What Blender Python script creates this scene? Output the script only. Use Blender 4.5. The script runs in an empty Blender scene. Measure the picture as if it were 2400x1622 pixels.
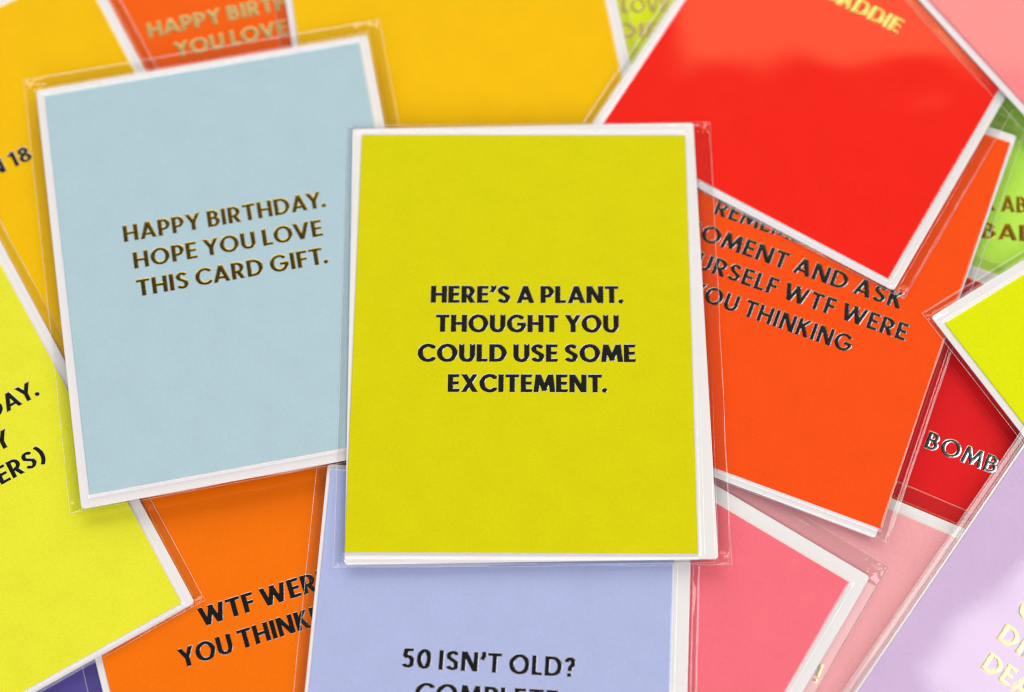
import bpy, bmesh, math, random
import numpy as np
from mathutils import Vector, Matrix, noise
from mathutils.geometry import delaunay_2d_cdt

random.seed(7)
scene = bpy.context.scene
MM = 0.001
COL = scene.collection

# ------------------------------------------------------------------ camera
def make_camera():
    t, az, D = math.radians(21.9629), math.radians(1.6412), 613.03
    c, s, ca, sa = math.cos(t), math.sin(t), math.cos(az), math.sin(az)
    rz = Matrix.Rotation(az, 3, 'Z')
    pos = rz @ Vector((0, -D*s, D*c))
    r, u, f = rz @ Vector((1, 0, 0)), rz @ Vector((0, c, s)), rz @ Vector((0, s, -c))
    right, up = ca*r - sa*u, sa*r + ca*u
    m = Matrix((right, up, -f)).transposed().to_4x4()
    m.translation = pos*MM
    cd = bpy.data.cameras.new('camera')
    cd.sensor_width = 36.0
    cd.lens = 4411.55/2400*36.0
    cd.clip_start, cd.clip_end = 0.02, 50
    cd.dof.use_dof = True
    cd.dof.focus_distance = 0.588
    cd.dof.aperture_fstop = 4.5
    cd.dof.aperture_blades = 9
    ob = bpy.data.objects.new('camera', cd)
    ob.matrix_world = m
    COL.objects.link(ob)
    scene.camera = ob
make_camera()

# ------------------------------------------------------------------ light
w = bpy.data.worlds.new('World')
scene.world = w
w.use_nodes = True
bg = w.node_tree.nodes['Background']
bg.inputs[0].default_value = (1.0, 0.98, 0.97, 1)
bg.inputs[1].default_value = 0.02

def area(name, loc, target, sx, sy, radiance, col=(1, 1, 1), roll=0):
    l = bpy.data.lights.new(name, 'AREA')
    l.shape = 'RECTANGLE'
    l.size, l.size_y = sx, sy
    l.energy = radiance*math.pi*sx*sy
    l.color = col
    o = bpy.data.objects.new(name, l)
    o.location = loc
    d = Vector(target)-Vector(loc)
    q = d.to_track_quat('-Z', 'Y').to_matrix() @ Matrix.Rotation(math.radians(roll), 3, 'Z')
    o.rotation_euler = q.to_euler()
    COL.objects.link(o)
    return o
area('window_light', (1.1, 1.8, 1.72), (1.1, 0, 1.72), 1.6, 2.4, 2.0, (1.0, 0.78, 0.32))
area('low_window_light', (-0.9, 1.8, 1.40), (-0.9, 0, 1.40), 2.4, 1.8, 4.3, (0.965, 0.99, 1.0))
area('side_softbox', (0.85, 0.10, 1.3), (0.1, 0, 0), 0.75, 0.6, 5.4, (1.0, 0.99, 0.99), 30)
area('overhead_softbox', (-0.25, -1.65, 1.5), (0, 0, 0), 2.6, 1.6, 3.7, (1.0, 0.995, 0.99))

scene.view_settings.view_transform = 'Standard'
scene.view_settings.look = 'None'
scene.view_settings.exposure = 0.0
scene.view_settings.gamma = 1.0
scene.view_settings.use_curve_mapping = False
scene.render.engine = 'CYCLES'
cy = scene.cycles
cy.transparent_max_bounces = 40
cy.max_bounces = 10
cy.diffuse_bounces = 4
cy.glossy_bounces = 4
cy.caustics_reflective = False
cy.caustics_refractive = False
cy.use_denoising = True
cy.filter_width = 1.15

# ------------------------------------------------------------------ materials
def lin(c):
    c = c/255.0
    return c/12.92 if c <= 0.04045 else ((c+0.055)/1.055)**2.4

def new_mat(name):
    m = bpy.data.materials.new(name)
    m.use_nodes = True
    nt = m.node_tree
    for n in list(nt.nodes):
        nt.nodes.remove(n)
    out = nt.nodes.new('ShaderNodeOutputMaterial')
    return m, nt, out

def N(nt, t, **kw):
    n = nt.nodes.new(t)
    for k, v in kw.items():
        if k in n.inputs.keys():
            n.inputs[k].default_value = v
        else:
            setattr(n, k, v)
    return n

def paper(name, rgb, rough=0.55, k=1/1.06, fleck=0.085):
    """printed board: fine fibre grain in colour and relief"""
    m, nt, out = new_mat(name)
    p = N(nt, 'ShaderNodeBsdfPrincipled', Roughness=rough)
    p.inputs['Specular IOR Level'].default_value = 0.04
    base = [min(0.9, lin(v)*k) for v in rgb]
    tc = N(nt, 'ShaderNodeTexCoord')
    n1 = N(nt, 'ShaderNodeTexNoise', Scale=1700.0, Detail=3.0, Roughness=0.65)
    nt.links.new(tc.outputs['Object'], n1.inputs['Vector'])
    n2 = N(nt, 'ShaderNodeTexNoise', Scale=90.0, Detail=3.0)
    nt.links.new(tc.outputs['Object'], n2.inputs['Vector'])
    mx = N(nt, 'ShaderNodeMath', operation='MULTIPLY_ADD')
    nt.links.new(n2.outputs['Fac'], mx.inputs[0])
    mx.inputs[1].default_value = 0.35
    nt.links.new(n1.outputs['Fac'], mx.inputs[2])
    ramp = N(nt, 'ShaderNodeValToRGB')
    e = ramp.color_ramp.elements
    e[0].position, e[1].position = 0.38, 0.98
    e[0].color = [max(0, v*(1-fleck)) for v in base]+[1]
    e[1].color = [min(0.95, v*(1+fleck)) for v in base]+[1]
    nt.links.new(mx.outputs[0], ramp.inputs['Fac'])
    # a few dark flecks of dust in the print
    vo = N(nt, 'ShaderNodeTexVoronoi', Scale=130.0)
    nt.links.new(tc.outputs['Object'], vo.inputs['Vector'])
    lt = N(nt, 'ShaderNodeMath', operation='LESS_THAN')
    nt.links.new(vo.outputs['Distance'], lt.inputs[0])
    lt.inputs[1].default_value = 0.016
    sp = N(nt, 'ShaderNodeSeparateColor')
    nt.links.new(vo.outputs['Color'], sp.inputs[0])
    gt = N(nt, 'ShaderNodeMath', operation='GREATER_THAN')
    nt.links.new(sp.outputs[0], gt.inputs[0])
    gt.inputs[1].default_value = 0.6
    fl = N(nt, 'ShaderNodeMath', operation='MULTIPLY')
    nt.links.new(lt.outputs[0], fl.inputs[0])
    nt.links.new(gt.outputs[0], fl.inputs[1])
    dk = N(nt, 'ShaderNodeMixRGB', blend_type='MULTIPLY')
    dk.inputs[2].default_value = (0.45, 0.42, 0.4, 1)
    nt.links.new(fl.outputs[0], dk.inputs[0])
    nt.links.new(ramp.outputs['Color'], dk.inputs[1])
    nt.links.new(dk.outputs[0], p.inputs['Base Color'])
    b = N(nt, 'ShaderNodeBump', Strength=0.10, Distance=0.0001)
    nt.links.new(n1.outputs['Fac'], b.inputs['Height'])
    nt.links.new(b.outputs['Normal'], p.inputs['Normal'])
    nt.links.new(p.outputs[0], out.inputs[0])
    return m

def foil(name, rgb, metallic, rough, ior=1.5, mottle=0.25):
    """hot stamped foil: smooth, slightly broken up by the board below"""
    m, nt, out = new_mat(name)
    p = N(nt, 'ShaderNodeBsdfPrincipled', Metallic=metallic, Roughness=rough, IOR=ior)
    p.inputs['Base Color'].default_value = (*rgb, 1)
    tc = N(nt, 'ShaderNodeTexCoord')
    n1 = N(nt, 'ShaderNodeTexNoise', Scale=1500.0, Detail=2.0)
    nt.links.new(tc.outputs['Object'], n1.inputs['Vector'])
    b = N(nt, 'ShaderNodeBump', Strength=mottle, Distance=0.0002)
    nt.links.new(n1.outputs['Fac'], b.inputs['Height'])
    nt.links.new(b.outputs['Normal'], p.inputs['Normal'])
    nt.links.new(p.outputs[0], out.inputs[0])
    return m

def film():
    m, nt, out = new_mat('clear_film')
    tr = N(nt, 'ShaderNodeBsdfTransparent')
    tr.inputs[0].default_value = (0.988, 0.988, 0.988, 1)
    gl = N(nt, 'ShaderNodeBsdfGlossy', Roughness=0.04)
    gl.inputs[0].default_value = (1, 1, 1, 1)
    # Schlick reflectance, the same from both sides of the sheet
    lw = N(nt, 'ShaderNodeLayerWeight', Blend=0.5)
    pw = N(nt, 'ShaderNodeMath', operation='POWER')
    pw.inputs[1].default_value = 5.0
    nt.links.new(lw.outputs['Facing'], pw.inputs[0])
    fr = N(nt, 'ShaderNodeMath', operation='MULTIPLY_ADD')
    nt.links.new(pw.outputs[0], fr.inputs[0])
    fr.inputs[1].default_value, fr.inputs[2].default_value = 0.95, 0.045
    m1 = N(nt, 'ShaderNodeMixShader')
    nt.links.new(fr.outputs[0], m1.inputs[0])
    nt.links.new(tr.outputs[0], m1.inputs[1])
    nt.links.new(gl.outputs[0], m1.inputs[2])
    df = N(nt, 'ShaderNodeBsdfDiffuse')
    df.inputs[0].default_value = (0.9, 0.9, 0.9, 1)
    m2 = N(nt, 'ShaderNodeMixShader')
    m2.inputs[0].default_value = 0.003
    nt.links.new(m1.outputs[0], m2.inputs[1])
    nt.links.new(df.outputs[0], m2.inputs[2])
    nt.links.new(m2.outputs[0], out.inputs[0])
    return m

def seam_mat():
    m, nt, out = new_mat('heat_sealed_film_edge')
    tr = N(nt, 'ShaderNodeBsdfTransparent')
    p = N(nt, 'ShaderNodeBsdfPrincipled', Roughness=0.15)
    p.inputs['Base Color'].default_value = (0.95, 0.93, 0.92, 1)
    mx = N(nt, 'ShaderNodeMixShader')
    mx.inputs[0].default_value = 0.33
    nt.links.new(tr.outputs[0], mx.inputs[1])
    nt.links.new(p.outputs[0], mx.inputs[2])
    nt.links.new(mx.outputs[0], out.inputs[0])
    return m

WHITE = paper('white_envelope_paper', (240, 236, 238), 0.65, 0.93, 0.02)
STOCK = paper('white_card_stock', (240, 236, 234), 0.6, 0.95, 0.02)
FILM = film()
SEAM = seam_mat()
FOILS = {
    'black': foil('black_foil', (0.006, 0.006, 0.006), 0.0, 0.14, 2.8, 0.12),
    'silver': foil('silver_foil', (0.62, 0.64, 0.66), 1.0, 0.13, 1.5, 0.1),
    'gunmetal': foil('dark_silver_foil', (0.24, 0.235, 0.23), 1.0, 0.16, 1.5, 0.15),
    'gold': foil('gold_foil', (0.86, 0.62, 0.20), 1.0, 0.22, 1.5, 0.12),
    'champagne': foil('champagne_foil', (0.44, 0.34, 0.13), 1.0, 0.34, 1.5, 0.1),
    'bronze': foil('dark_gold_foil', (0.46, 0.30, 0.035), 1.0, 0.21, 1.5, 0.1),
}

# ------------------------------------------------------------------ lettering: a geometric sans drawn as strokes
VX, HY = 0.105, 0.078          # half stem, half bar (cap height = 1)
def arc(cx, cy_, rx, ry, a0, a1, n=28):
    return [(cx+rx*math.cos(math.radians(a0+(a1-a0)*i/n)), cy_+ry*math.sin(math.radians(a0+(a1-a0)*i/n))) for i in range(n+1)]
def bowl(x0, x1, ytop, ybot):
    r = (ytop-ybot)/2
    return [(x0, ytop)]+arc(x1-r*0.98, (ytop+ybot)/2, r*0.98, r, 90, -90, 20)+[(x0, ybot)]
def S_curve(w):
    a = w/2
    pts = arc(a+.0, .735, (w/2-VX)*.95, .187, 30, 180, 16)
    pts += [(VX+.045, .62), (a, .51), (w-VX-.03, .40)]
    pts += arc(a-.01, .268, w/2-VX, .19, 10, -150, 20)
    return pts
h = HY
G = {  # glyph: (width, strokes, clip diagonals to the cap band)
 'H': (.80, [[(VX,0),(VX,1)],[(.80-VX,0),(.80-VX,1)],[(VX,.5),(.80-VX,.5)]], 1),
 'E': (.56, [[(VX,0),(VX,1)],[(VX,1-h),(.55,1-h)],[(VX,.51),(.52,.51)],[(VX,h),(.56,h)]], 1),
 'F': (.54, [[(VX,0),(VX,1)],[(VX,1-h),(.54,1-h)],[(VX,.50),(.50,.50)]], 1),
 'L': (.52, [[(VX,0),(VX,1)],[(VX,h),(.52,h)]], 1),
 'T': (.68, [[(.34,0),(.34,1)],[(0,1-h),(.68,1-h)]], 1),
 'I': (.21, [[(VX,0),(VX,1)]], 1),
 'R': (.70, [[(VX,0),(VX,1)],bowl(VX,.66-VX,1-h,.42),[(.30,.50),(.64,-.12)]], 1),
 'P': (.64, [[(VX,0),(VX,1)],bowl(VX,.66-VX,1-h,.40)], 1),
 'B': (.66, [[(VX,0),(VX,1)],bowl(VX,.60-VX,1-h,.53),bowl(VX,.66-VX,.53,h)], 1),
 'D': (.85, [[(VX,0),(VX,1)],[(VX,1-h),(.34,1-h)]+arc(.34,.5,.51-VX,.5-h,90,-90,30)+[(VX,h)]], 1),
 'O': (1.02, [arc(.51,.5,.51-VX,.515-h,0,360,48)], 0),
 'C': (.86, [arc(.51,.5,.51-VX,.515-h,42,318,40)], 0),
 'G': (.98, [arc(.51,.5,.51-VX,.515-h,42,352,44),[(.55,.46),(.97,.46)]], 0),
 'U': (.78, [[(VX,1)]+[(VX,.36)]+arc(.39,.36,.39-VX,.375-h,180,360,24)+[(.78-VX,1)]], 0),
 'S': (.64, [S_curve(.64)], 0),
 'A': (.86, [[(.05,-.12),(.475,1.12)],[(.81,-.12),(.385,1.12)],[(.2,.27),(.66,.27)]], 1),
 'V': (.84, [[(.05,1.12),(.465,-.12)],[(.79,1.12),(.375,-.12)]], 1),
 'W': (1.28, [[(.06,1.12),(.37,-.12)],[(.31,-.12),(.68,1.0)],[(.60,1.0),(.97,-.12)],[(.91,-.12),(1.22,1.12)]], 1),
 'M': (1.02, [[(.06,-.12),(.20,1.12)],[(.14,1.12),(.54,.08)],[(.48,.08),(.88,1.12)],[(.82,1.12),(.96,-.12)]], 1),
 'N': (.84, [[(VX,0),(VX,1)],[(.84-VX,0),(.84-VX,1)],[(.08,1.08),(.76,-.08)]], 1),
 'K': (.72, [[(VX,0),(VX,1)],[(.13,.40),(.66,1.10)],[(.28,.60),(.68,-.12)]], 1),
 'X': (.82, [[(.04,1.12),(.78,-.12)],[(.78,1.12),(.04,-.12)]], 1),
 'Y': (.80, [[(.40,0),(.40,.5)],[(.03,1.12),(.42,.42)],[(.77,1.12),(.38,.42)]], 1),
 '0': (.72, [arc(.36,.5,.36-VX,.515-h,0,360,40)], 0),
 '1': (.36, [[(.36-VX,0),(.36-VX,1)],[(.0,.80),(.30,1-h)]], 1),
 '5': (.60, [[(.55,1-h),(.17,1-h),(.12,.56)],[(.12,.555)]+arc(.27,.33,.33-VX,.33-h,110,-140,26)], 0),
 '8': (.64, [arc(.32,.735,.27-VX,.265-h,0,360,30),arc(.32,.28,.32-VX,.29-h,0,360,32)], 0),
 '?': (.54, [arc(.26,.73,.27-VX,.28-h,165,-20,22)+[(.29,.50),(.27,.30)],[(.26,.0),(.26,.19)]], 0),
 '!': (.21, [[(VX,.32),(VX,1)],[(VX,0),(VX,.19)]], 0),
 '.': (.22, [[(.11,.0),(.11,.20)]], 0),
 '\u2019': (.24, [[(.15,1.02),(.15,.80)],[(.17,.86),(.04,.62)]], 0),
 ')': (.34, [arc(-.32,.45,.60,.72,48,-48,20)], 0),
}
KERN = {('A','Y'):-.12,('L','Y'):-.12,('T','.'):-.10,('Y','.'):-.14,('L','T'):-.1,('P','A'):-.08,('Y','O'):-.05,('A','V'):-.1,
        ('L','D'):0,('\u2019','T'):-.02,('O','V'):-.05,('L','O'):-.04,('D','A'):-.04,('W','E'):0.0,('C','A'):-.04,('L','A'):.02}

def glyph_field(ch, xs, ys, weight):
    wdt, strokes, clip = G[ch]
    kx = HY/VX
    hw = HY*weight
    X, Y = np.meshgrid(xs*kx, ys)
    best = np.full(X.shape, 9.0)
    if ch in '.':
        return np.hypot((X/kx-.11), Y-.105)-.118*(.6+.4*weight)
    for st in strokes:
        P = [(a*kx, b) for a, b in st]
        closed = math.hypot(P[0][0]-P[-1][0], P[0][1]-P[-1][1]) < 1e-6
        n = len(P)-1
        for i in range(n):
            (ax, ay), (bx, by) = P[i], P[i+1]
            dx, dy = bx-ax, by-ay
            L = math.hypot(dx, dy)
            if L < 1e-9:
                continue
            ux, uy = dx/L, dy/L
            t = (X-ax)*ux+(Y-ay)*uy
            q = np.abs((X-ax)*-uy+(Y-ay)*ux)
            lo = np.where(t < 0, -t, 0)
            hi = np.where(t > L, t-L, 0)
            d = np.hypot(q, lo+hi)-hw
            if not closed and i == 0:
                d = np.where(t < 0, np.maximum(q-hw, -t), d)
            if not closed and i == n-1:
                d = np.where(t > L, np.maximum(q-hw, t-L), d)
            best = np.minimum(best, d)
    if clip:
        best = np.maximum(best, np.maximum(Y-1, -Y))
    return best

def contours(F, xs, ys):
    """marching squares: closed loops of the zero level"""
    segs = {}
    ny, nx = F.shape
    def pt(i0, j0, i1, j1):
        a, b = F[i0, j0], F[i1, j1]
        t = a/(a-b)
        return (xs[j0]+(xs[j1]-xs[j0])*t, ys[i0]+(ys[i1]-ys[i0])*t)
    S = F < 0
    pts = {}
    table = {1:[(3,0)],2:[(0,1)],3:[(3,1)],4:[(1,2)],5:[(3,2),(1,0)],6:[(0,2)],7:[(3,2)],8:[(2,3)],9:[(2,0)],10:[(0,3),(2,1)],11:[(2,1)],12:[(1,3)],13:[(1,0)],14:[(0,3)]}
    act = np.argwhere((S[:-1, :-1].astype(int)+S[1:, :-1]+S[:-1, 1:]+S[1:, 1:]) % 4 != 0)
    for i, j in act:
        c = int(S[i, j])+2*int(S[i, j+1])+4*int(S[i+1, j+1])+8*int(S[i+1, j])
        if c not in table:
            continue
        ed = {0:('h', i, j), 1:('v', i, j+1), 2:('h', i+1, j), 3:('v', i, j)}
        for a, b in table[c]:
            for e in (ed[a], ed[b]):
                if e not in pts:
                    pts[e] = pt(e[1], e[2], e[1], e[2]+1) if e[0] == 'h' else pt(e[1], e[2], e[1]+1, e[2])
            segs[ed[a]] = ed[b]
    loops = []
    while segs:
        k0, k = next(iter(segs.items()))
        loop = [pts[k0]]
        del segs[k0]
        while k in segs:
            loop.append(pts[k])
            k = segs.pop(k)
        if len(loop) > 8:
            loops.append(loop)
    return loops

_cache = {}
BEVEL = 0.046                    # width of the rounded foil edge, in cap heights
LEVELS = [(-0.45, 0.0), (-0.2, 0.50), (0.1, 0.82), (0.5, 1.0)]
def glyph_mesh(ch, weight):
    """triangulated relief of one letter: the outline and inner level sets, rising towards the middle"""
    key = (ch, round(weight, 2))
    if key in _cache:
        return _cache[key]
    wdt = G[ch][0]
    step = 1/48
    xs = np.arange(-.14, wdt+.14+step, step)+.0031
    ys = np.arange(-.16, 1.16+step, step)+.0047
    F = glyph_field(ch, xs, ys, weight)
    V, E, H = [], [], {}
    for d, hgt in LEVELS:
        for loop in contours(F+d*BEVEL, xs, ys):
            n0 = len(V)
            V += [Vector(p) for p in loop]
            for k in range(len(loop)):
                H[n0+k] = hgt
                E.append((n0+k, n0+(k+1) % len(loop)))
    vo, eo, fo, vmap, _, _ = delaunay_2d_cdt(V, E, [], 0, 1e-6)
    def field(x, y):
        j = min(max((x-xs[0])/step, 0), len(xs)-1.001)
        i = min(max((y-ys[0])/step, 0), len(ys)-1.001)
        j0, i0 = int(j), int(i)
        fx, fy = j-j0, i-i0
        return (F[i0, j0]*(1-fx)+F[i0, j0+1]*fx)*(1-fy)+(F[i0+1, j0]*(1-fx)+F[i0+1, j0+1]*fx)*fy
    verts = []
    for v, src in zip(vo, vmap):
        verts.append((v[0], v[1], H[src[0]] if src else 0.0))
    tris = []
    for f in fo:
        cx = sum(vo[k][0] for k in f)/len(f)
        cy_ = sum(vo[k][1] for k in f)/len(f)
        if field(cx, cy_) < 0.45*BEVEL:
            tris.append(tuple(f))
    _cache[key] = (verts, tris)
    return _cache[key]

def run_layout(text, track):
    x, out, prev = 0.0, [], None
    for ch in text:
        if ch == ' ':
            x += .27
            prev = None
            continue
        if prev:
            x += KERN.get((prev, ch), 0)
        out.append((ch, x))
        x += G[ch][0]+track
        prev = ch
    return out, x-track

CAP = 5.95
def lettering(runs, foilname, parent, ztop, weight):
    """runs: (text, x0, x1, baseline) in mm on the card; x1 None = natural width"""
    verts, faces = [], []
    for text, x0, x1, yb in runs:
        lay, wd = run_layout(text, .15)
        if x0 is None:
            sx = CAP*1.0
            x0 = x1-wd*sx
        else:
            sx = CAP*1.0 if x1 is None else (x1-x0)/wd
        for ch, gx in lay:
            gv, gt = glyph_mesh(ch, weight)
            n0 = len(verts)
            for px, py, ph in gv:
                X, Y = x0+(gx+px)*sx, yb+py*CAP
                X += 0.035*noise.noise(Vector((X*2.6, Y*2.6, 3.1)))
                Y += 0.035*noise.noise(Vector((X*2.6, Y*2.6, 9.7)))
                verts.append((X*MM, Y*MM, (ztop+0.004+0.072*ph)*MM))
            faces += [tuple(n0+k for k in t) for t in gt]
    me = bpy.data.meshes.new('lettering')
    me.from_pydata(verts, [], faces)
    me.materials.append(FOILS[foilname])
    for p in me.polygons:
        p.use_smooth = True
    ob = bpy.data.objects.new('lettering', me)
    ob.parent = parent
    COL.objects.link(ob)
    return ob

# ------------------------------------------------------------------ card, envelope, sleeve
CW, CH = 108.0, 144.0
ZTOP = 1.35

def mesh_obj(name, bm, mats, parent=None, smooth=False):
    me = bpy.data.meshes.new(name)
    bm.to_mesh(me)
    bm.free()
    for m in mats:
        me.materials.append(m)
    if smooth:
        for p in me.polygons:
            p.use_smooth = True
    o = bpy.data.objects.new(name, me)
    COL.objects.link(o)
    o.parent = parent
    return o

def card_mesh(front, parent, gape=0.0):
    """a folded card: two panels joined by a rounded fold on the left"""
    T = 0.34
    z0, z1 = 0.64, ZTOP
    L, R = -CW/2, CW/2
    r = (z1-z0)/2
    outer = [(R, z0)]
    outer += [(L+r-r*math.sin(math.radians(a)), (z0+z1)/2-r*math.cos(math.radians(a))) for a in range(0, 181, 20)]
    outer += [(R, z1)]
    inner = [(R, z1-T), (L+r, z1-T), (L+r*.8, (z0+z1)/2), (L+r, z0+T), (R, z0+T)]
    prof = outer+inner
    bm = bmesh.new()
    ny = 13
    rows = []
    for k in range(ny):
        y = -CH/2+CH*k/(ny-1)
        rows.append([bm.verts.new((x*MM, y*MM, z*MM)) for x, z in prof])
    n = len(prof)
    for k in range(ny-1):
        for i in range(n):
            j = (i+1) % n
            f = bm.faces.new((rows[k][i], rows[k][j], rows[k+1][j], rows[k+1][i]))
            f.material_index = 0 if i < len(outer)-1 else 1
    no = len(outer)
    for row, flip in ((rows[0], False), (rows[-1], True)):
        # end faces: strips between the outer and the inner path
        def q(a, b, c, d):
            f = bm.faces.new((row[a], row[b], row[c], row[d]) if not flip else (row[d], row[c], row[b], row[a]))
            f.material_index = 1
        q(0, n-1, n-2, 1)
        q(no-1, no-2, no+1, no)
        mid = no+2
        half = (no-2)//2+1
        arc_i = list(range(1, no-1))
        for a, b in zip(arc_i[:-1], arc_i[1:]):
            c = n-2 if b <= half else no+1
            tri = (row[a], row[mid], row[b]) if not flip else (row[b], row[mid], row[a])
            f = bm.faces.new(tri)
            f.material_index = 1
        for tri in ((row[1], row[n-2], row[mid]), (row[no-2], row[mid], row[no+1])):
            f = bm.faces.new(tri if not flip else tri[::-1])
            f.material_index = 1
    bmesh.ops.recalc_face_normals(bm, faces=bm.faces)
    return mesh_obj('card', bm, [front, STOCK], parent)

def rounded_rect(wd, ht, r, n=5):
    pts = []
    for cx, cy_, a0 in ((wd/2-r, ht/2-r, 0), (-wd/2+r, ht/2-r, 90), (-wd/2+r, -ht/2+r, 180), (wd/2-r, -ht/2+r, 270)):
        for k in range(n+1):
            a = math.radians(a0+90*k/n)
            pts.append((cx+r*math.cos(a), cy_+r*math.sin(a)))
    return pts

ENV = (114.3, 150.6)
def envelope_mesh(cx, cy_, rot, parent):
    bm = bmesh.new()
    levels = [(0.10, -0.12), (0.16, 0.0), (0.52, 0.0), (0.60, -0.16)]
    rings = []
    c, s = math.cos(math.radians(rot)), math.sin(math.radians(rot))
    for z, off in levels:
        ring = []
        for x, y in rounded_rect(ENV[0]+2*off, ENV[1]+2*off, 1.1):
            bow = 0.4*noise.noise(Vector((x*.02+cx, y*.02+rot, 1.7)))
            x2, y2 = x+(bow if abs(x) > ENV[0]/2-2 else 0), y+(bow if abs(y) > ENV[1]/2-2 else 0)
            ring.append(bm.verts.new(((cx+c*x2-s*y2)*MM, (cy_+s*x2+c*y2)*MM, z*MM)))
        rings.append(ring)
    n = len(rings[0])
    for a, b in zip(rings[:-1], rings[1:]):
        for i in range(n):
            bm.faces.new((a[i], a[(i+1) % n], b[(i+1) % n], b[i]))
    bm.faces.new(rings[-1])
    bm.faces.new(rings[0][::-1])
    return mesh_obj('envelope', bm, [WHITE], parent)

def axis(lo, hi, a, b, fine=0.4, coarse=4.0):
    """grid lines: fine in the margins lo..a and b..hi, coarse between"""
    def lin_(p, q, st):
        n = max(1, int(math.ceil((q-p)/st)))
        return [p+(q-p)*i/n for i in range(n)]
    return lin_(lo, a, fine)+lin_(a, a+2, 1.0)+lin_(a+2, b-2, coarse)+lin_(b-2, b, 1.0)+lin_(b, hi, fine)+[hi]

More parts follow.
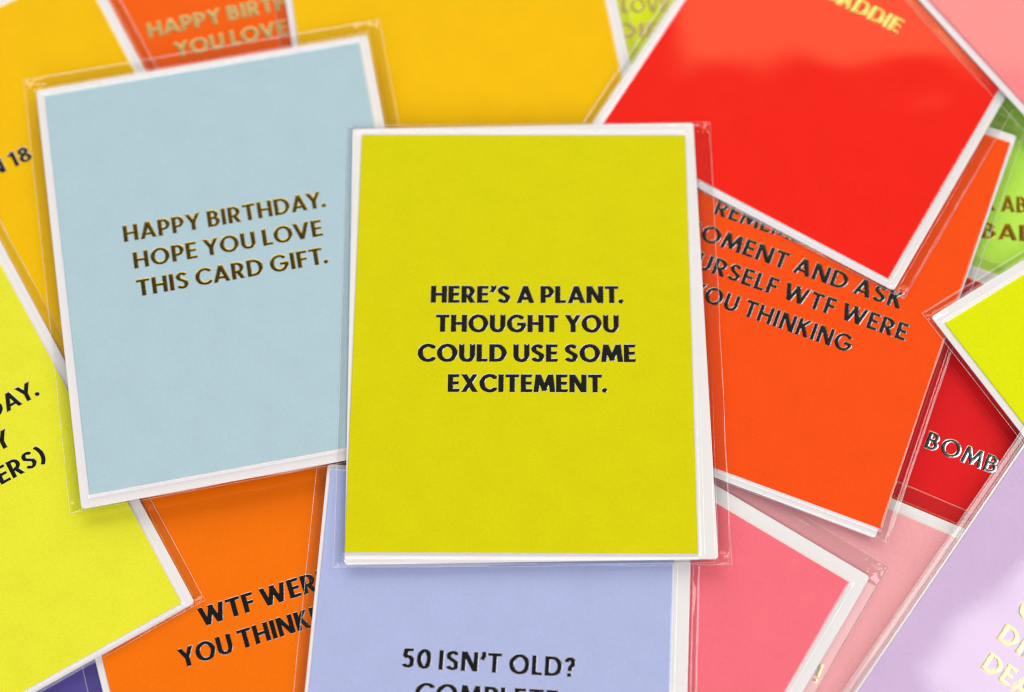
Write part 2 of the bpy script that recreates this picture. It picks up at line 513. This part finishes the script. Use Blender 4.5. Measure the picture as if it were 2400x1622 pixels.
def sleeve_mesh(l, r, b, t, rot, seed, parent, env, crinkle=1.0, wave=1.0, lift=0.0, slope=0.0):
    """clear bag: a flat bottom film and a top film that drapes over the card and closes at the edges"""
    ecx, ecy, erot = env
    xs = axis(l, r, -CW/2-.25, CW/2+.25)
    ys = axis(b, t, -CH/2-.25, CH/2+.25)
    c, s = math.cos(math.radians(rot)), math.sin(math.radians(rot))
    tol = 0.3+1.3*abs(rot)
    rnd = random.Random(seed*101+3)
    creases = []
    for _ in range(9):                       # short creases where the spare film is pinched
        if rnd.random() < 0.6:
            px, py = rnd.choice((l+2.0, r-2.0)), rnd.uniform(b, t)
        else:
            px, py = rnd.uniform(l, r), rnd.choice((b+.8, t-2.5))
        if rnd.random() < 0.5:
            px, py = rnd.choice((l+2.5, r-2.5)), rnd.choice((b+2.0, t-3.0))
        a = rnd.uniform(0, math.pi)
        creases.append((px, py, math.cos(a), math.sin(a), rnd.uniform(1.5, 4.0), rnd.uniform(.25, .55)))
    def height(x0, y0):
        edge = min(x0-l, r-x0, y0-b, t-y0)
        x, y = c*x0-s*y0, s*x0+c*y0
        dc = math.hypot(max(abs(x)-CW/2, 0), max(abs(y)-CH/2, 0))
        de = max(abs(x-ecx)-ENV[0]/2, abs(y-ecy)-ENV[1]/2)-1.2*abs(erot-rot)-.1
        top = ZTOP+0.16
        if dc <= tol:
            base = top
        elif de <= 0:
            base = max(0.70, top-(dc-tol)*1.1)
        else:
            base = 0.10+0.60*math.exp(-de/0.3)
        k = min(1.0, max(0.0, edge/0.4))
        CR = 0.0
        for px, py, ux, uy, ln, hg in creases:
            du, dv = (x0-px)*ux+(y0-py)*uy, -(x0-px)*uy+(y0-py)*ux
            if abs(du) < ln*2 and abs(dv) < 2.5:
                CR = max(CR, hg*math.exp(-(du/ln)**2)*max(0, 1-abs(dv)/0.9))
        if slope and de > 0 and x0 > 0:
            base = max(base, 0.13+0.55*edge/max(edge+de, .1))
        z = 0.06+(base-0.06)*k
        if lift and x0 < l+3.4:
            z += lift*(1-(x0-l)/3.4)
        v = Vector((x*.05, y*.05, seed*3.7))
        z += 0.05*wave*(1+noise.noise(v))*k
        corner = min(math.hypot(x-X, y-Y) for X in (l, r) for Y in (b, t))
        cr = math.exp(-corner/6.0)
        amp = (0.02+0.9*cr)*crinkle if dc > tol else 0.0
        z += amp*abs(noise.noise(Vector((x*.33, y*.33, seed*1.3))))*k
        if dc > tol:
            along = y if abs(x)-CW/2 > abs(y)-CH/2 else x
            z += 0.02*crinkle*(1+noise.noise(Vector((along*.13, seed*2.1, 0))))*k
        if dc > tol:
            z += CR*k
        return max(z, 0.06)
    bm = bmesh.new()
    def sheet(fz):
        V = [[None]*len(xs) for _ in ys]
        for i, y in enumerate(ys):
            for j, x in enumerate(xs):
                ox = 0.18*noise.noise(Vector((y*.06, seed, j and 1.0)))*(1 if j in (0, len(xs)-1) else 0)
                oy = 0.18*noise.noise(Vector((x*.06, seed, 5.0)))*(1 if i in (0, len(ys)-1) else 0)
                X, Y = x+ox, y+oy
                V[i][j] = bm.verts.new(((c*X-s*Y)*MM, (s*X+c*Y)*MM, fz(x, y)*MM))
        for i in range(len(ys)-1):
            for j in range(len(xs)-1):
                bm.faces.new((V[i][j], V[i][j+1], V[i+1][j+1], V[i+1][j]))
    sheet(lambda x, y: 0.02+(lift*(1-(x-l)/3.4) if lift and x < l+3.4 else 0))
    sheet(height)
    sl = mesh_obj('sleeve', bm, [FILM], parent, smooth=True)
    # heat sealed side seams and the folded bottom edge: thin beaded ridges
    bm = bmesh.new()
    def ridge(p, q, rad, bead, seedk):
        L = math.hypot(q[0]-p[0], q[1]-p[1])
        n = int(L/0.3)
        ux, uy = (q[0]-p[0])/L, (q[1]-p[1])/L
        prev = None
        for i in range(n+1):
            d = L*i/n
            rr = rad*(0.75+0.5*noise.noise(Vector((d*.25, seedk, 2.2))))
            if bead:
                rr *= 0.55+0.75*max(0, math.sin(d*2*math.pi/1.15))
            rr = max(rr, 0.03)
            wob = 0.18*noise.noise(Vector((d*.06, seed, 1.0)))
            X, Y = p[0]+ux*d-uy*wob, p[1]+uy*d+ux*wob
            ring = []
            for a in (0, 60, 120, 180, 240, 300):
                o, z = rr*math.cos(math.radians(a)), 0.07+rr*math.sin(math.radians(a))*.8
                x2, y2 = X-uy*o, Y+ux*o
                ring.append(bm.verts.new(((c*x2-s*y2)*MM, (s*x2+c*y2)*MM, z*MM)))
            if prev:
                for a in range(6):
                    bm.faces.new((prev[a], prev[(a+1) % 6], ring[(a+1) % 6], ring[a]))
            prev = ring
    ridge((l, b), (l, t), 0.14, True, seed+.1)
    ridge((r, b), (r, t), 0.10, False, seed+.4)
    ridge((l, b), (r, b), 0.07, False, seed+.8)
    ridge((l, t), (r, t), 0.07, False, seed+.9)
    bmesh.ops.recalc_face_normals(bm, faces=bm.faces)
    mesh_obj('seam', bm, [SEAM], sl, smooth=True)
    return sl

STEP = 1.75
GROUP = 'greeting cards in clear sleeves piled on each other'
def greeting_card(label, colour, level, x, y, rot, runs=(), foilname='black', env=(0.3, 0.2, 0.0),
                  sleeve=(-60.5, 61.5, -75.6, 81.5, 0.0), weight=0.97, seed=1.0, wave=1.0, lift=0.0, slope=0.0):
    e = bpy.data.objects.new('greeting_card', None)
    e.empty_display_size = 0.02
    e.location = (x*MM, y*MM, level*STEP*MM)
    e.rotation_euler = (0, 0, math.radians(rot))
    e['label'] = label
    e['category'] = 'greeting card'
    e['group'] = GROUP
    COL.objects.link(e)
    envelope_mesh(*env, e)
    cm = card_mesh(paper('card_print', colour), e)
    if runs:
        lettering(runs, foilname, cm, ZTOP, weight)
    sleeve_mesh(*sleeve, seed, e, env, 1.0, wave, lift, slope)
    return e

# ------------------------------------------------------------------ the table top under the pile
bm = bmesh.new()
bmesh.ops.create_cube(bm, size=1.0, matrix=Matrix.Translation((0, 0, -0.0125)) @ Matrix.Diagonal((1.6, 1.2, 0.024, 1)))
bmesh.ops.bevel(bm, geom=bm.edges[:], offset=0.002, segments=2, affect='EDGES')
tb = mesh_obj('tabletop', bm, [paper('white_table', (236, 234, 232), 0.5, 0.9, 0.02)])
tb['kind'] = 'structure'
tb['label'] = 'plain white table top under the pile of cards'

# ------------------------------------------------------------------ the pile, lowest first
A = '\u2019'
greeting_card('deep purple card, only a corner showing under the lime yellow HAPPY BIRTHDAY card',
    (90, 78, 155), 0, -146.70, -136.08, 19.63, seed=1)
greeting_card('bright orange card with gold HAPPY BIRTHDAY lettering behind the light blue card',
    (255, 98, 8), 0, -92.94, 112.22, 13.79,
    [('HAPPY BIRTHDAY', -32, 34.6, 11.2), ('YOU LOVE', -24.2, 15.4, 1.1)], 'champagne', seed=2)
greeting_card('yellow green card with pale silver words in the gap beside the red card',
    (220, 232, 35), 0, 35.65, 114.06, 0.52,
    [('LOVE', 2.6, 19.0, 11.1), ('DIE', 1.2, 15.2, .9)], 'champagne', seed=3)
greeting_card('leaf green card with dark gold lettering BABY at the far right edge',
    (194, 246, 90), 0, 169.57, 35.74, -4.82,
    [('K ABOUT', -13.0, 15.5, 11.2), ('BABY', -14.0, 9.6, .8)], 'bronze', seed=4)
greeting_card('golden yellow card with N 18 lettering in the upper left corner',
    (255, 194, 0), 1, -165.89, 53.29, 28.28, [('N 18', -4.9, 9.9, 10.8)], 'gunmetal', seed=5)
greeting_card('plain golden yellow card lying across the top middle of the pile',
    (255, 194, 0), 1, -24.77, 143.12, 9.57, env=(0.8, 0, 0), seed=6)
greeting_card('orange card with black WTF WERE YOU THINKING lettering beside the periwinkle card',
    (255, 116, 0), 1, -76.08, -77.95, 18.16,
    [('WTF WERE', -22.4, 18.6, -9.2), ('YOU THINKING', -31.5, 23.4, -19.7)], 'black',
    env=(.9, 0, 0), seed=7)
greeting_card('red card with silver BOMB lettering beside the lavender card',
    (226, 28, 32), 1, 144.71, -53.63, -22.90, [('BOMB', -20, 3.4, 10.6)], 'silver',
    env=(0.3, 1.8, 0), seed=8)
greeting_card('dusty light pink card mostly hidden between the coral and lavender cards',
    (243, 168, 174), 2, 65.35, -112.40, -24.43, [('!', 22.4, None, 11.9)], 'gold',
    env=(0.3, .7, 0), sleeve=(-60.5, 61.5, -75.6, 82.1, 0), seed=9)
greeting_card('lime yellow card with black lettering ending in DAY at the left edge',
    (236, 234, 52), 2, -184.29, -52.23, 30.62,
    [('BIRTHDAY.', None, 45.7, 12.3), ('Y', 26.2, None, 1.5), ('ERS)', 22.4, 38.0, -9.0)], 'black',
    env=(.4, 1.6, 0), sleeve=(-61.0, 60.6, -74.5, 82.0, 0), weight=0.9, seed=10)
greeting_card('coral pink card with a blank lower-middle face, sleeve corner glinting',
    (252, 114, 130), 3, 19.28, -112.59, -32.48, env=(1.3, 2.0, 0), sleeve=(-60.2, 61.9, -74.0, 83.5, 0), seed=11, slope=1.0)
greeting_card('orange red card with dark MOMENT AND ASK YOURSELF lettering under the red card',
    (255, 80, 14), 4, 90.02, 22.40, -21.48,
    [('REMEMBER THIS', -29.7, 28.6, 11.1), ('MOMENT AND ASK', -38.2, 37.5, .6),
     ('YOURSELF WTF WERE', -41.5, 42.3, -9.4), ('YOU THINKING', -27.6, 27.0, -19.8)], 'gunmetal',
    env=(-2.8, .9, -.7), sleeve=(-61.5, 57.4, -75.0, 82.0, 0), seed=12)
greeting_card('periwinkle blue card reading 50 ISN\u2019T OLD at the bottom centre',
    (178, 187, 231), 4, -6.81, -119.91, -3.31,
    [('50 ISN'+A+'T OLD?', -26.6, 25.4, 11.0), ('COMPLETE', -21.9, 20.7, .8)], 'black',
    env=(2.0, -1.2, 0), sleeve=(-58.6, 62.0, -75.6, 80.5, 0), weight=0.95, seed=13)
greeting_card('light blue card with gold HAPPY BIRTHDAY HOPE YOU LOVE THIS CARD GIFT lettering',
    (180, 206, 218), 5, -91.84, 27.43, 10.95,
    [('HAPPY BIRTHDAY.', -33.5, 33.4, 12.2), ('HOPE YOU LOVE', -31.3, 30.8, 2.0), ('THIS CARD GIFT.', -31.3, 31.0, -8.1)], 'bronze',
    env=(.1, -.6, 0), sleeve=(-60.7, 62.2, -76.5, 80.3, 0), weight=0.92, seed=14)
greeting_card('bright red card with pale gold BADDIE lettering at the upper right',
    (245, 34, 20), 5, 112.95, 108.61, -31.09, [('BADDIE', None, 14.8, 11.5)], 'gold',
    env=(.1, .9, 0), sleeve=(-60.3, 61.4, -75.1, 82.0, 0), weight=1.05, seed=15, wave=2.2)
greeting_card('acid yellow card pointing in from the right edge, no lettering showing',
    (226, 234, 0), 5, 223.10, -28.30, 32.35, env=(.9, .9, 0), sleeve=(-57.6, 62.0, -75.6, 79.0, 0), seed=16)
greeting_card('lavender card with shiny gold lettering in the lower right corner',
    (211, 183, 223), 6, 168.30, -117.97, -36.68,
    [('C', -29.0, None, 11.2), ('DIE', -29.5, -17.0, 1.0), ('DEA', -28.7, -13.2, -9.3)], 'gold',
    env=(2.4, .3, 0), sleeve=(-57.6, 63.0, -75.6, 82.0, 0), seed=17, wave=1.8, lift=0.4)
greeting_card('plain salmon pink card cutting across the upper right corner',
    (255, 138, 144), 6, 206.85, 126.34, 35.08, env=(.7, .3, 0), sleeve=(-60.0, 61.8, -75.6, 82.0, 0), seed=18)
greeting_card('mustard yellow card reading HERE\u2019S A PLANT on top of the pile in the centre',
    (219, 212, 0), 6, 3.38, -0.90, -0.30,
    [('HERE'+A+'S A PLANT.', -29.3, 32.4, 11.15), ('THOUGHT YOU', -27.5, 30.7, 1.0),
     ('COULD USE SOME', -33.0, 36.0, -9.2), ('EXCITEMENT.', -23.2, 26.8, -19.5)], 'black',
    env=(1.6, .8, 1.25), sleeve=(-58.1, 63.4, -75.8, 77.0, 0.7), weight=1.13, seed=19)
